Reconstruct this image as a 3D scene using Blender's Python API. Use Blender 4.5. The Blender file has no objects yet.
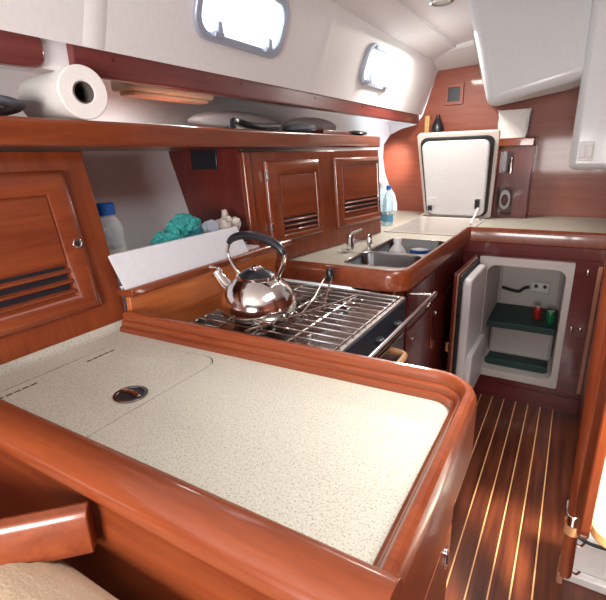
import bpy, bmesh, math, random
from mathutils import Vector, Matrix
R = math.radians
random.seed(7)
SC = bpy.context.scene
COL = SC.collection

# ------------------------------------------------------------------ camera
cam_data = bpy.data.cameras.new('camera')
cam = bpy.data.objects.new('camera', cam_data)
COL.objects.link(cam)
cam_data.sensor_fit = 'HORIZONTAL'
cam_data.sensor_width = 36.0
cam_data.lens = 36.0 * 451.463 / 606.0
cam_data.clip_start = 0.02
# rows: world X, Y, Z expressed in (image right, image down, forward)
A = ((0.86248542, 0.13202412, -0.4885576), (0.50538503, -0.27533521, 0.81778756), (-0.02654943, -0.95223955, -0.30419562))
cam.matrix_world = Matrix(((A[0][0], -A[0][1], -A[0][2], 0.0), (A[1][0], -A[1][1], -A[1][2], 0.0), (A[2][0], -A[2][1], -A[2][2], 0.45), (0, 0, 0, 1)))
SC.camera = cam

# ------------------------------------------------------------------ world, light, exposure
world = bpy.data.worlds.new('sky'); SC.world = world
world.use_nodes = True
bg = world.node_tree.nodes['Background']
bg.inputs[0].default_value = (0.90, 0.95, 1.0, 1)
bg.inputs[1].default_value = 2.2
SC.view_settings.view_transform = 'Standard'
SC.view_settings.look = 'None'
SC.view_settings.gamma = 1.0
SC.view_settings.use_curve_mapping = False
SC.view_settings.exposure = 0.95

def area(name, loc, target, sx, sy, power, color):
    d = bpy.data.lights.new(name, 'AREA'); d.shape = 'RECTANGLE'; d.size = sx; d.size_y = sy
    d.energy = power; d.color = color
    o = bpy.data.objects.new(name, d); COL.objects.link(o)
    o.location = loc
    o.rotation_euler = (Vector(target) - Vector(loc)).to_track_quat('-Z', 'Y').to_euler()
    return o
hd_ = area('hatch_daylight', (0.42, 0.70, 1.30), (0.05, 1.05, -0.97), 0.55, 0.8, 6, (1.0, 0.96, 0.90))
hd_.data.spread = R(75)
area('saloon_fill', (-0.1, -1.2, 0.35), (-0.5, 2.2, 0.75), 0.9, 0.5, 30, (1.0, 0.96, 0.93))  # added fill from behind the camera, no window stands there
area('galley_ceiling_light', (-0.80, 2.80, 1.02), (-0.80, 2.81, 0.0), 0.20, 0.20, 8, (1.0, 0.93, 0.84))

def spot(name, loc, target, power, angle, color, size=.05, blend=.6):
    d = bpy.data.lights.new(name, 'SPOT'); d.energy = power; d.color = color; d.spot_size = R(angle); d.spot_blend = blend; d.shadow_soft_size = size
    o = bpy.data.objects.new(name, d); COL.objects.link(o); o.location = loc
    o.rotation_euler = (Vector(target) - Vector(loc)).to_track_quat('-Z', 'Y').to_euler()
spot('companionway_sunbeam', (0.34, 0.66, 1.25), (-0.08, 1.24, -0.97), 420, 27, (1.0, 0.90, 0.72), .06, .5)
spot('bulkhead_glow_spot', (-1.22, 3.20, .62), (-1.285, 3.65, .375), 20, 40, (1.0, 0.95, 0.88), .03, 1.0)  # added spot without a fixture, makes the glow on the bulkhead

# ------------------------------------------------------------------ materials
def new_mat(name):
    m = bpy.data.materials.new(name); m.use_nodes = True
    return m, m.node_tree, m.node_tree.nodes['Principled BSDF']

def plain(name, col, rough=0.5, metal=0.0, coat=0.0, spec=0.5, alpha=1.0, trans=0.0, bump=0.0, bscale=60.0):
    m, nt, b = new_mat(name)
    b.inputs['Base Color'].default_value = (*col, 1)
    b.inputs['Roughness'].default_value = rough
    b.inputs['Metallic'].default_value = metal
    b.inputs['Coat Weight'].default_value = coat
    b.inputs['Coat Roughness'].default_value = 0.1
    b.inputs['Specular IOR Level'].default_value = spec
    b.inputs['Transmission Weight'].default_value = trans
    b.inputs['Alpha'].default_value = alpha
    tc = nt.nodes.new('ShaderNodeTexCoord')
    n = nt.nodes.new('ShaderNodeTexNoise'); n.inputs['Scale'].default_value = bscale; n.inputs['Detail'].default_value = 4
    nt.links.new(tc.outputs['Object'], n.inputs['Vector'])
    mx = nt.nodes.new('ShaderNodeMixRGB'); mx.blend_type = 'MULTIPLY'; mx.inputs[0].default_value = 0.12
    mx.inputs[1].default_value = (*col, 1)
    nt.links.new(n.outputs['Fac'], mx.inputs[2]); nt.links.new(mx.outputs[0], b.inputs['Base Color'])
    if bump:
        bp = nt.nodes.new('ShaderNodeBump'); bp.inputs['Strength'].default_value = bump; bp.inputs['Distance'].default_value = 0.004
        nt.links.new(n.outputs['Fac'], bp.inputs['Height']); nt.links.new(bp.outputs[0], b.inputs['Normal'])
    return m

def wood(name, dark, light, axis, rough=0.30, coat=0.45):
    m, nt, b = new_mat(name)
    tc = nt.nodes.new('ShaderNodeTexCoord')
    mp = nt.nodes.new('ShaderNodeMapping')
    s = {'x': (2.2, 30, 30), 'y': (30, 2.2, 30), 'z': (30, 30, 2.2)}[axis]
    mp.inputs['Scale'].default_value = s
    nt.links.new(tc.outputs['Object'], mp.inputs['Vector'])
    n = nt.nodes.new('ShaderNodeTexNoise'); n.inputs['Scale'].default_value = 1.0; n.inputs['Detail'].default_value = 7; n.inputs['Roughness'].default_value = 0.62
    n.inputs['Distortion'].default_value = 0.6
    nt.links.new(mp.outputs[0], n.inputs['Vector'])
    mp2 = nt.nodes.new('ShaderNodeMapping'); mp2.inputs['Scale'].default_value = [v * 6 for v in s]
    nt.links.new(tc.outputs['Object'], mp2.inputs['Vector'])
    n2 = nt.nodes.new('ShaderNodeTexNoise'); n2.inputs['Scale'].default_value = 1.0; n2.inputs['Detail'].default_value = 3
    nt.links.new(mp2.outputs[0], n2.inputs['Vector'])
    add = nt.nodes.new('ShaderNodeMath'); add.operation = 'MULTIPLY_ADD'; add.inputs[1].default_value = 0.28
    nt.links.new(n2.outputs['Fac'], add.inputs[0]); nt.links.new(n.outputs['Fac'], add.inputs[2])
    cr = nt.nodes.new('ShaderNodeValToRGB')
    cr.color_ramp.elements[0].position = 0.42; cr.color_ramp.elements[0].color = (*dark, 1)
    cr.color_ramp.elements[1].position = 0.86; cr.color_ramp.elements[1].color = (*light, 1)
    nt.links.new(add.outputs[0], cr.inputs[0]); nt.links.new(cr.outputs[0], b.inputs['Base Color'])
    b.inputs['Roughness'].default_value = rough
    b.inputs['Coat Weight'].default_value = coat; b.inputs['Coat Roughness'].default_value = 0.07
    b.inputs['Specular IOR Level'].default_value = 0.35
    return m

MD, ML = (0.150, 0.027, 0.009), (0.255, 0.058, 0.018)
WX = wood('varnished_mahogany_across', MD, ML, 'x')
WY = wood('varnished_mahogany_along', MD, ML, 'y')
WZ = wood('varnished_mahogany_upright', MD, ML, 'z')
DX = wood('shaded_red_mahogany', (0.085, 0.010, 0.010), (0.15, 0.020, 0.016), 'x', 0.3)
DZ = wood('shaded_mahogany_upright', (0.085, 0.012, 0.010), (0.15, 0.024, 0.016), 'z', 0.3)  # both reds: the one mahogany, with dim far light put into the colour
OY = wood('orange_varnished_board', (0.38, 0.085, 0.02), (0.62, 0.20, 0.06), 'y')
TRIM = wood('pale_trim_wood', (0.36, 0.15, 0.09), (0.5, 0.24, 0.16), 'z', 0.4)
MAPLE = wood('pale_maple', (0.62, 0.34, 0.12), (0.80, 0.50, 0.22), 'x', 0.35)
BEECH = wood('beech_handle', (0.50, 0.24, 0.11), (0.66, 0.36, 0.18), 'y', 0.4)
BULK = wood('bulkhead_veneer', (0.25, 0.058, 0.032), (0.34, 0.092, 0.052), 'x', 0.4, 0.25)

RAILW = wood('maroon_rail_wood', (0.115, 0.022, 0.020), (0.19, 0.045, 0.040), 'y')
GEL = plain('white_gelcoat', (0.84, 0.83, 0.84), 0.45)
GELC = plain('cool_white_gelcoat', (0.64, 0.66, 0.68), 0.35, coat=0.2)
HULL = plain('painted_hull_liner', (0.90, 0.91, 0.92), 0.5)
LIPW = plain('white_acrylic', (0.84, 0.86, 0.92), 0.3)
PLAST = plain('white_plastic', (0.78, 0.77, 0.75), 0.4)
FRW = plain('fridge_liner_plastic', (0.60, 0.55, 0.52), 0.4)
CREAMP = plain('cream_plastic', (0.78, 0.66, 0.48), 0.45)
LIDW = plain('freezer_lid_plastic', (0.74, 0.73, 0.74), 0.35)
LIDE = plain('beige_lid_edge', (0.62, 0.54, 0.50), 0.45)
RUB = plain('black_rubber', (0.012, 0.012, 0.014), 0.6)
BLK = plain('black_plastic', (0.015, 0.016, 0.022), 0.28)
NAVY = plain('dark_navy_panel', (0.012, 0.018, 0.03), 0.4)
STEEL = plain('polished_steel', (0.80, 0.76, 0.73), 0.12, 1.0)
BRUSH = plain('brushed_steel', (0.66, 0.63, 0.60), 0.24, 1.0)
SINKM = plain('sink_steel', (0.22, 0.22, 0.23), 0.25, 1.0)
DSTEEL = plain('dark_hob_steel', (0.30, 0.28, 0.27), 0.20, 1.0)
CHROME = plain('chrome', (0.85, 0.85, 0.86), 0.07, 1.0)
ALU = plain('anodised_aluminium', (0.46, 0.52, 0.64), 0.35, 0.4)
GREEN = plain('green_shelf_mat', (0.012, 0.045, 0.04), 0.6)
CUSH = plain('beige_upholstery', (0.56, 0.44, 0.30), 0.85, bump=0.5, bscale=220)
TEAL = plain('teal_cloth', (0.04, 0.33, 0.32), 0.8, bump=0.6, bscale=90)
TEAL2 = plain('deep_blue_teal_cloth', (0.012, 0.13, 0.19), 0.8, bump=0.6, bscale=90)
PAPER = plain('tissue_paper', (0.86, 0.83, 0.80), 0.9, bump=0.25, bscale=160)
KRAFT = plain('cardboard_core', (0.12, 0.10, 0.09), 0.9)
BAGW = plain('white_paper_bag', (0.88, 0.86, 0.83), 0.7, bump=0.5, bscale=40)
GLOVE = plain('off_white_cloth', (0.66, 0.60, 0.55), 0.8, bump=0.6, bscale=60)
BLUEC = plain('blue_cap_plastic', (0.008, 0.10, 0.42), 0.35)
LABEL = plain('pale_label', (0.62, 0.64, 0.56), 0.6)
LABELB = plain('blue_water_label', (0.10, 0.35, 0.55), 0.5)
GREY = plain('grey_blue_fabric', (0.14, 0.16, 0.20), 0.8)
GREYP = plain('light_grey_padding', (0.62, 0.62, 0.63), 0.7)
RED = plain('red_can_paint', (0.5, 0.04, 0.03), 0.3, 0.4)
GRN = plain('green_can_paint', (0.02, 0.22, 0.09), 0.3, 0.4)

def clear(name, tint, fac=0.25):
    m = bpy.data.materials.new(name); m.use_nodes = True; nt = m.node_tree
    nt.nodes.clear()
    out = nt.nodes.new('ShaderNodeOutputMaterial'); mx = nt.nodes.new('ShaderNodeMixShader')
    tr = nt.nodes.new('ShaderNodeBsdfTransparent'); gl = nt.nodes.new('ShaderNodeBsdfPrincipled')
    tr.inputs[0].default_value = (*tint, 1)
    gl.inputs['Base Color'].default_value = (*tint, 1); gl.inputs['Roughness'].default_value = 0.08
    lw = nt.nodes.new('ShaderNodeLayerWeight'); lw.inputs[0].default_value = 0.35
    ad = nt.nodes.new('ShaderNodeMath'); ad.operation = 'MULTIPLY_ADD'; ad.inputs[1].default_value = 0.6; ad.inputs[2].default_value = fac
    nt.links.new(lw.outputs['Facing'], ad.inputs[0])
    nt.links.new(ad.outputs[0], mx.inputs[0]); nt.links.new(tr.outputs[0], mx.inputs[1]); nt.links.new(gl.outputs[0], mx.inputs[2])
    nt.links.new(mx.outputs[0], out.inputs[0])
    return m
CLEAR = clear('clear_plastic', (0.86, 0.92, 0.95))
PANE = clear('clear_acrylic_pane', (0.96, 0.98, 1.0), 0.03)
WATER = clear('blue_clear_plastic', (0.78, 0.90, 0.94), 0.25)

def speckle():
    m, nt, b = new_mat('speckled_cream_laminate')
    tc = nt.nodes.new('ShaderNodeTexCoord')
    prev = None
    base = nt.nodes.new('ShaderNodeRGB'); base.outputs[0].default_value = (0.53, 0.51, 0.43, 1)
    cur = base.outputs[0]
    for sc, lo, hi, c in ((300, 0.57, 0.65, (0.34, 0.31, 0.24)), (420, 0.58, 0.68, (0.66, 0.65, 0.57)), (260, 0.64, 0.72, (0.38, 0.34, 0.26))):
        n = nt.nodes.new('ShaderNodeTexNoise'); n.inputs['Scale'].default_value = sc; n.inputs['Detail'].default_value = 1
        mp = nt.nodes.new('ShaderNodeMapping'); mp.inputs['Location'].default_value = (sc, sc * 0.3, 0)
        nt.links.new(tc.outputs['Object'], mp.inputs[0]); nt.links.new(mp.outputs[0], n.inputs['Vector'])
        cr = nt.nodes.new('ShaderNodeValToRGB'); cr.color_ramp.elements[0].position = lo; cr.color_ramp.elements[1].position = hi
        nt.links.new(n.outputs['Fac'], cr.inputs[0])
        mx = nt.nodes.new('ShaderNodeMixRGB'); nt.links.new(cr.outputs[0], mx.inputs[0]); nt.links.new(cur, mx.inputs[1])
        mx.inputs[2].default_value = (*c, 1); cur = mx.outputs[0]
    nt.links.new(cur, b.inputs['Base Color'])
    b.inputs['Roughness'].default_value = 0.38
    return m
SPECK = speckle()

def sole():
    m, nt, b = new_mat('teak_and_holly_sole')
    tc = nt.nodes.new('ShaderNodeTexCoord')
    sx = nt.nodes.new('ShaderNodeSeparateXYZ'); nt.links.new(tc.outputs['Object'], sx.inputs[0])
    def math_(op, a, b_=None, c_=None):
        n = nt.nodes.new('ShaderNodeMath'); n.operation = op
        for i, v in enumerate((a, b_, c_)):
            if v is None: continue
            if isinstance(v, (int, float)): n.inputs[i].default_value = v
            else: nt.links.new(v, n.inputs[i])
        return n.outputs[0]
    u = math_('ADD', sx.outputs[0], 0.0645 * 40 - 0.054 + 0.0023)
    fr = math_('FRACT', math_('DIVIDE', u, 0.0645))
    line = math_('LESS_THAN', fr, 0.072)
    line = math_('MULTIPLY', line, math_('LESS_THAN', sx.outputs[0], 0.09))
    mp = nt.nodes.new('ShaderNodeMapping'); mp.inputs['Scale'].default_value = (40, 3, 40)
    nt.links.new(tc.outputs['Object'], mp.inputs[0])
    n = nt.nodes.new('ShaderNodeTexNoise'); n.inputs['Scale'].default_value = 1; n.inputs['Detail'].default_value = 6
    nt.links.new(mp.outputs[0], n.inputs['Vector'])
    cr = nt.nodes.new('ShaderNodeValToRGB')
    cr.color_ramp.elements[0].position = 0.35; cr.color_ramp.elements[0].color = (0.060, 0.012, 0.006, 1)
    cr.color_ramp.elements[1].position = 0.7; cr.color_ramp.elements[1].color = (0.150, 0.038, 0.014, 1)
    nt.links.new(n.outputs['Fac'], cr.inputs[0])
    mx = nt.nodes.new('ShaderNodeMixRGB'); nt.links.new(line, mx.inputs[0]); nt.links.new(cr.outputs[0], mx.inputs[1])
    mx.inputs[2].default_value = (0.78, 0.44, 0.20, 1)
    nt.links.new(mx.outputs[0], b.inputs['Base Color'])
    b.inputs['Roughness'].default_value = 0.32
    b.inputs['Coat Weight'].default_value = 0.3
    return m
SOLE = sole()

# ------------------------------------------------------------------ mesh helpers
def obj(name, bm, mat, parent=None, bevel=0.0, seg=2, smooth=True, sub=0, label=None):
    bmesh.ops.recalc_face_normals(bm, faces=bm.faces)
    me = bpy.data.meshes.new(name); bm.to_mesh(me); bm.free()
    o = bpy.data.objects.new(name, me); COL.objects.link(o)
    me.materials.append(mat)
    if bevel:
        md = o.modifiers.new('bevel', 'BEVEL'); md.width = bevel; md.segments = seg; md.limit_method = 'ANGLE'; md.angle_limit = R(35)
    if sub:
        md = o.modifiers.new('subdivision', 'SUBSURF'); md.levels = sub; md.render_levels = sub
    if smooth:
        for p in me.polygons: p.use_smooth = True
        try: me.set_sharp_from_angle(angle=R(38))
        except Exception: pass
    if parent: o.parent = parent
    if label: o['label'] = label
    return o

def empty(name, loc=(0, 0, 0), rz=0.0):
    o = bpy.data.objects.new(name, None); COL.objects.link(o)
    o.empty_display_size = 0.05
    o.location = loc; o.rotation_euler = (0, 0, rz)
    return o

def tag(o, label=None, cat=None, group=None, kind=None):
    if label: o['label'] = label
    if cat: o['category'] = cat
    if group: o['group'] = group
    if kind: o['kind'] = kind
    return o

def thing(name, label, cat, loc=(0, 0, 0), rz=0.0, group=None):
    return tag(empty(name, loc, rz), label, cat, group)

def structure(o): o['kind'] = 'structure'; return o

def box(x0, x1, y0, y1, z0, z1, bm=None, M=None):
    bm = bm or bmesh.new()
    vs = [bm.verts.new(Vector(p)) for p in ((x0, y0, z0), (x1, y0, z0), (x1, y1, z0), (x0, y1, z0), (x0, y0, z1), (x1, y0, z1), (x1, y1, z1), (x0, y1, z1))]
    if M:
        for v in vs: v.co = M @ v.co
    for f in ((0, 3, 2, 1), (4, 5, 6, 7), (0, 1, 5, 4), (1, 2, 6, 5), (2, 3, 7, 6), (3, 0, 4, 7)):
        bm.faces.new([vs[i] for i in f])
    return bm

def hexa(pts, bm=None):
    bm = bm or bmesh.new()
    vs = [bm.verts.new(Vector(p)) for p in pts]
    for f in ((0, 3, 2, 1), (4, 5, 6, 7), (0, 1, 5, 4), (1, 2, 6, 5), (2, 3, 7, 6), (3, 0, 4, 7)):
        bm.faces.new([vs[i] for i in f])
    return bm

def prism(pts, h0, h1, axis='z', bm=None):
    """extrude a 2D outline along an axis"""
    bm = bm or bmesh.new()
    def P(a, b, h):
        return {'z': Vector((a, b, h)), 'y': Vector((a, h, b)), 'x': Vector((h, a, b))}[axis]
    lo = [bm.verts.new(P(a, b, h0)) for a, b in pts]; hi = [bm.verts.new(P(a, b, h1)) for a, b in pts]
    n = len(pts)
    bm.faces.new(lo); bm.faces.new(hi[::-1])
    for i in range(n): bm.faces.new((lo[i], lo[(i + 1) % n], hi[(i + 1) % n], hi[i]))
    return bm

def rrect(x0, x1, y0, y1, r, n=5):
    pts = []
    rs = r if isinstance(r, (tuple, list)) else (r, r, r, r)
    for (cx, cy, a0), rr in zip((((x1), (y1), 0), ((x0), (y1), 90), ((x0), (y0), 180), ((x1), (y0), 270)), rs):
        sx = -1 if cx == x1 else 1; sy = -1 if cy == y1 else 1
        c = (cx + sx * rr, cy + sy * rr)
        if rr < 1e-6: pts.append((cx, cy)); continue
        for k in range(n + 1):
            a = R(a0 + 90 * k / n); pts.append((c[0] + rr * math.cos(a), c[1] + rr * math.sin(a)))
    return pts

def ring(outer, inner, h0, h1, axis='z', bm=None):
    """outer and inner outlines with the same number of points"""
    bm = bm or bmesh.new()
    def P(a, b, h):
        return {'z': Vector((a, b, h)), 'y': Vector((a, h, b)), 'x': Vector((h, a, b))}[axis]
    n = len(outer)
    ol = [bm.verts.new(P(a, b, h0)) for a, b in outer]; oh = [bm.verts.new(P(a, b, h1)) for a, b in outer]
    il = [bm.verts.new(P(a, b, h0)) for a, b in inner]; ih = [bm.verts.new(P(a, b, h1)) for a, b in inner]
    for i in range(n):
        j = (i + 1) % n
        bm.faces.new((ol[i], ol[j], oh[j], oh[i])); bm.faces.new((il[i], ih[i], ih[j], il[j]))
        bm.faces.new((oh[i], oh[j], ih[j], ih[i])); bm.faces.new((ol[i], il[i], il[j], ol[j]))
    return bm

def lathe(prof, n=32, bm=None, M=None, cap=True):
    bm = bm or bmesh.new()
    rings = []
    for r, z in prof:
        if r < 1e-6: rings.append([bm.verts.new(Vector((0, 0, z)))])
        else: rings.append([bm.verts.new(Vector((r * math.cos(2 * math.pi * k / n), r * math.sin(2 * math.pi * k / n), z))) for k in range(n)])
    for a, b in zip(rings, rings[1:]):
        for k in range(n):
            l = (k + 1) % n
            if len(a) == 1 and len(b) == 1: continue
            if len(a) == 1: bm.faces.new((a[0], b[k], b[l]))
            elif len(b) == 1: bm.faces.new((a[k], a[l], b[0]))
            else: bm.faces.new((a[k], a[l], b[l], b[k]))
    if cap:
        if len(rings[0]) > 1: bm.faces.new(rings[0][::-1])
        if len(rings[-1]) > 1: bm.faces.new(rings[-1])
    if M:
        for rr in rings:
            for v in rr: v.co = M @ v.co
    return bm

def tube(pts, rad, n=10, bm=None, flat=1.0):
    bm = bm or bmesh.new()
    pts = [Vector(p) for p in pts]
    rads = rad if isinstance(rad, (list, tuple)) else [rad] * len(pts)
    up = None; rings = []
    for i, p in enumerate(pts):
        t = (pts[min(i + 1, len(pts) - 1)] - pts[max(i - 1, 0)]).normalized()
        if up is None:
            up = Vector((0, 0, 1)) if abs(t.z) < 0.9 else Vector((0, 1, 0))
        s = t.cross(up).normalized(); up = s.cross(t).normalized()
        rings.append([bm.verts.new(p + rads[i] * (math.cos(2 * math.pi * k / n) * s + flat * math.sin(2 * math.pi * k / n) * up)) for k in range(n)])
    for a, b in zip(rings, rings[1:]):
        for k in range(n):
            l = (k + 1) % n; bm.faces.new((a[k], a[l], b[l], b[k]))
    bm.faces.new(rings[0][::-1]); bm.faces.new(rings[-1])
    return bm

def spline(pts, n=8):
    """Catmull-Rom through the points"""
    P = [Vector(p) for p in pts]; P = [2 * P[0] - P[1]] + P + [2 * P[-1] - P[-2]]
    out = []
    for i in range(1, len(P) - 2):
        for k in range(n):
            t = k / n
            out.append(0.5 * ((2 * P[i]) + (P[i + 1] - P[i - 1]) * t + (2 * P[i - 1] - 5 * P[i] + 4 * P[i + 1] - P[i + 2]) * t * t + (3 * P[i] - P[i - 1] - 3 * P[i + 1] + P[i + 2]) * t ** 3))
    out.append(P[-2]); return out

def fillet(pts, r, n=8):
    """2D polyline with rounded inner corners; r per corner"""
    out = [Vector(pts[0])]
    for i in range(1, len(pts) - 1):
        p = Vector(pts[i]); a = (Vector(pts[i - 1]) - p).normalized(); b = (Vector(pts[i + 1]) - p).normalized()
        rr = r[i - 1] if isinstance(r, (list, tuple)) else r
        if rr <= 0: out.append(p); continue
        half = a.angle(b) / 2; d = rr / math.tan(half); c = p + (a + b).normalized() * rr / math.sin(half)
        s = p + a * d; e = p + b * d
        va, ve = s - c, e - c
        a0 = math.atan2(va.y, va.x); a1 = math.atan2(ve.y, ve.x)
        da = (a1 - a0 + math.pi) % (2 * math.pi) - math.pi
        for k in range(n + 1):
            t = a0 + da * k / n; out.append(c + rr * Vector((math.cos(t), math.sin(t))))
    out.append(Vector(pts[-1])); return out

def sweep(path, prof, bm=None):
    """closed profile of (offset to the left of the path, z) along a flat path, mitred"""
    bm = bm or bmesh.new(); n = len(path); rings = []
    for i, p in enumerate(path):
        t0 = (path[i] - path[i - 1]).normalized() if i else (path[1] - path[0]).normalized()
        t1 = (path[i + 1] - path[i]).normalized() if i < n - 1 else t0
        n0 = Vector((-t0.y, t0.x)); n1 = Vector((-t1.y, t1.x)); m = (n0 + n1).normalized(); m = m / max(0.3, m.dot(n0))
        rings.append([bm.verts.new(Vector((p.x + m.x * o, p.y + m.y * o, z))) for o, z in prof])
    k = len(prof)
    for a, b in zip(rings, rings[1:]):
        for i in range(k): bm.faces.new((a[i], a[(i + 1) % k], b[(i + 1) % k], b[i]))
    bm.faces.new(rings[0][::-1]); bm.faces.new(rings[-1])
    return bm

def cut(o, cutters):
    """subtract solid bmeshes from an object and keep the plain result"""
    tmp = []
    for bm in cutters:
        bmesh.ops.recalc_face_normals(bm, faces=bm.faces)
        me = bpy.data.meshes.new('cutter'); bm.to_mesh(me); bm.free()
        c = bpy.data.objects.new('cutter', me); COL.objects.link(c); tmp.append(c)
        md = o.modifiers.new('hole', 'BOOLEAN'); md.operation = 'DIFFERENCE'; md.object = c; md.solver = 'EXACT'
    bpy.context.view_layer.update()
    dg = bpy.context.evaluated_depsgraph_get()
    me = bpy.data.meshes.new_from_object(o.evaluated_get(dg))
    o.modifiers.clear(); old = o.data; o.data = me; bpy.data.meshes.remove(old)
    for c in tmp:
        m = c.data; bpy.data.objects.remove(c); bpy.data.meshes.remove(m)
    return o

def cloth_lump(pts_r, seed, amp, n_sub=4, crease=0.0):
    """crumpled soft blob over several overlapping centres"""
    rnd = random.Random(seed); bm = bmesh.new()
    for (c, r) in pts_r:
        g = bmesh.ops.create_icosphere(bm, subdivisions=n_sub, radius=1.0)
        dirs = [(Vector((rnd.uniform(-1, 1), rnd.uniform(-1, 1), rnd.uniform(-1, 1))).normalized(), rnd.uniform(3, 8), rnd.uniform(0, 6)) for _ in range(6)]
        for v in g['verts']:
            d = v.co.normalized(); k = 1.0
            for q, f, ph in dirs:
                k += amp * math.sin(f * d.dot(q) + ph + 1.5 * math.sin(3 * d.z + ph))
                k -= crease * abs(math.sin(1.7 * f * d.dot(q) + 2 * ph + 2.0 * math.sin(4 * d.x + ph)))
            v.co = Vector((c[0] + d.x * r[0] * k, c[1] + d.y * r[1] * k, c[2] + d.z * r[2] * k))
    return bm

def plane_frame(O, lean, uy=1.0, ux=0.0):
    """Empty whose local x runs along the wall, y up the leaning face, z out into the cabin"""
    U = Vector((ux, uy, 0)).normalized(); n0 = Vector((U.y, -U.x, 0)); a = R(lean)
    V = -n0 * math.sin(a) + Vector((0, 0, 1)) * math.cos(a); W = U.cross(V)
    return Matrix(((U.x, V.x, W.x, O[0]), (U.y, V.y, W.y, O[1]), (U.z, V.z, W.z, O[2]), (0, 0, 0, 1)))

FZ = -0.97       # cabin sole level; the counter tops are at z = 0

# ------------------------------------------------------------------ the setting
structure(obj('floor', box(-1.6, 1.6, -1.6, 2.75, FZ - 0.03, FZ), SOLE))

# hull side liner above the handrail, with the two port holes
LM = plane_frame((-1.09, 0, 0.72), -20)
lin = obj('wall_hull_upper', box(-1.62, 4.3, 0.0, 0.368, -0.012, 0.0), GEL)
PORTS = ((1.15, 1.625, 0.088, 0.292), (2.375, 2.83, 0.09, 0.292))
cut(lin, [prism(rrect(a + .02, b - .02, c + .02, d - .02, 0.055), -0.05, 0.05) for a, b, c, d in PORTS])
lin.matrix_world = LM
structure(lin)
# soft moulded pilasters of the liner between the ports
for i, (u0, u1) in enumerate(((0.80, 0.87), (1.92, 2.0))):
    rib = obj('trim_%d' % (i + 1), prism([(u0, -0.001), (u0 + .02, .005), (u1 - .02, .005), (u1, -0.001)], 0.002, 0.365, 'z'), GEL)
    rib.data.transform(Matrix(((1, 0, 0, 0), (0, 0, 1, 0), (0, 1, 0, 0), (0, 0, 0, 1))))
    rib.matrix_world = LM; structure(rib)

structure(obj('trim_7', prism(rrect(.700, .785, .662, .745, .01), -1.135, -1.112, 'x'), GEL, bevel=.008))
# underside of the side deck and the low part of the hull liner
structure(obj('ceiling_side_deck', hexa([(-1.62, -1.2, .735), (-1.085, -1.2, .735), (-1.085, 4.3, .735), (-1.62, 4.3, .735), (-1.62, -1.2, .76), (-1.10, -1.2, .76), (-1.10, 4.3, .76), (-1.62, 4.3, .76)]), HULL))
structure(obj('wall_hull_lower', prism([(-1.37, 0.0), (-1.37, -0.97), (-1.42, -0.97), (-1.42, 0.0), (-1.60, .50), (-1.64, .76), (-1.60, .76), (-1.54, .50)], -1.62, 4.3, 'y'), HULL))
# coachroof: sloping shoulder and flat top with the companionway opening
roof = obj('ceiling', prism([(-0.97, 1.062), (-0.80, 1.115), (-0.5, 1.16), (1.5, 1.18), (1.5, 1.21), (-0.5, 1.19), (-0.82, 1.145), (-0.99, 1.085)], -1.62, 4.3, 'y'), GEL)
cut(roof, [box(0.10, 0.76, 0.30, 1.32, 0.9, 1.4)])
structure(roof)
structure(obj('trim_3', prism([(-0.97, 1.05), (-0.80, 1.100), (-0.80, 1.12), (-0.97, 1.07)], -1.2, 3.45, 'y'), GEL, bevel=0.004))
structure(obj('trim_4', hexa([(-1.0, 3.38, 1.075), (-0.3, 3.38, 1.13), (-0.3, 3.66, 1.04), (-1.0, 3.66, 1.01), (-1.0, 3.38, 1.12), (-0.3, 3.38, 1.18), (-0.3, 3.66, 1.18), (-1.0, 3.66, 1.12)]), GEL, bevel=0.01))
structure(obj('wall_dark_reflector', box(-1.365, -1.345, -1.6, .26, FZ, .47), DX))  # unseen dark panel, added so the edge rail reflects dark wood
structure(obj('wall_starboard', box(1.5, 1.54, -1.6, 4.3, FZ, 1.2), BULK))
structure(obj('wall_saloon', box(-1.7, 1.6, -1.64, -1.6, FZ, 1.25), BULK))
structure(obj('wall_aft_berth', box(-1.7, -0.9, 4.3, 4.34, FZ, 1.2), GELC))
# main bulkhead with its curved outboard edge
bp = [(-1.25, -0.02), (-1.255, .06), (-1.275, .13), (-1.33, .21), (-1.365, .30), (-1.385, .42), (-1.38, .52), (-1.33, .59), (-1.24, .63), (-1.12, .655), (-1.075, .72), (-0.985, 1.0), (-0.96, 1.03), (-0.76, 1.045), (1.5, 1.16), (1.5, -0.02)]
structure(obj('wall_bulkhead', prism(bp, 3.65, 3.68, 'y'), BULK))
# moulded white headliner box under the cockpit, with its downward post
hb = hexa([(-.43, 2.56, .655), (0.0, 2.56, .757), (0.0, 3.65, .83), (-.605, 3.65, .735), (-.585, 2.60, 1.20), (0.0, 2.60, 1.20), (0.0, 3.65, 1.20), (-.76, 3.65, 1.20)])
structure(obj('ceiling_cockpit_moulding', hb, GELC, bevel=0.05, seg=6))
structure(obj('wall_moulded_post', box(-.045, 0.9, 2.55, 3.66, .352, 1.2), GELC, bevel=0.03, seg=5))

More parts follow.
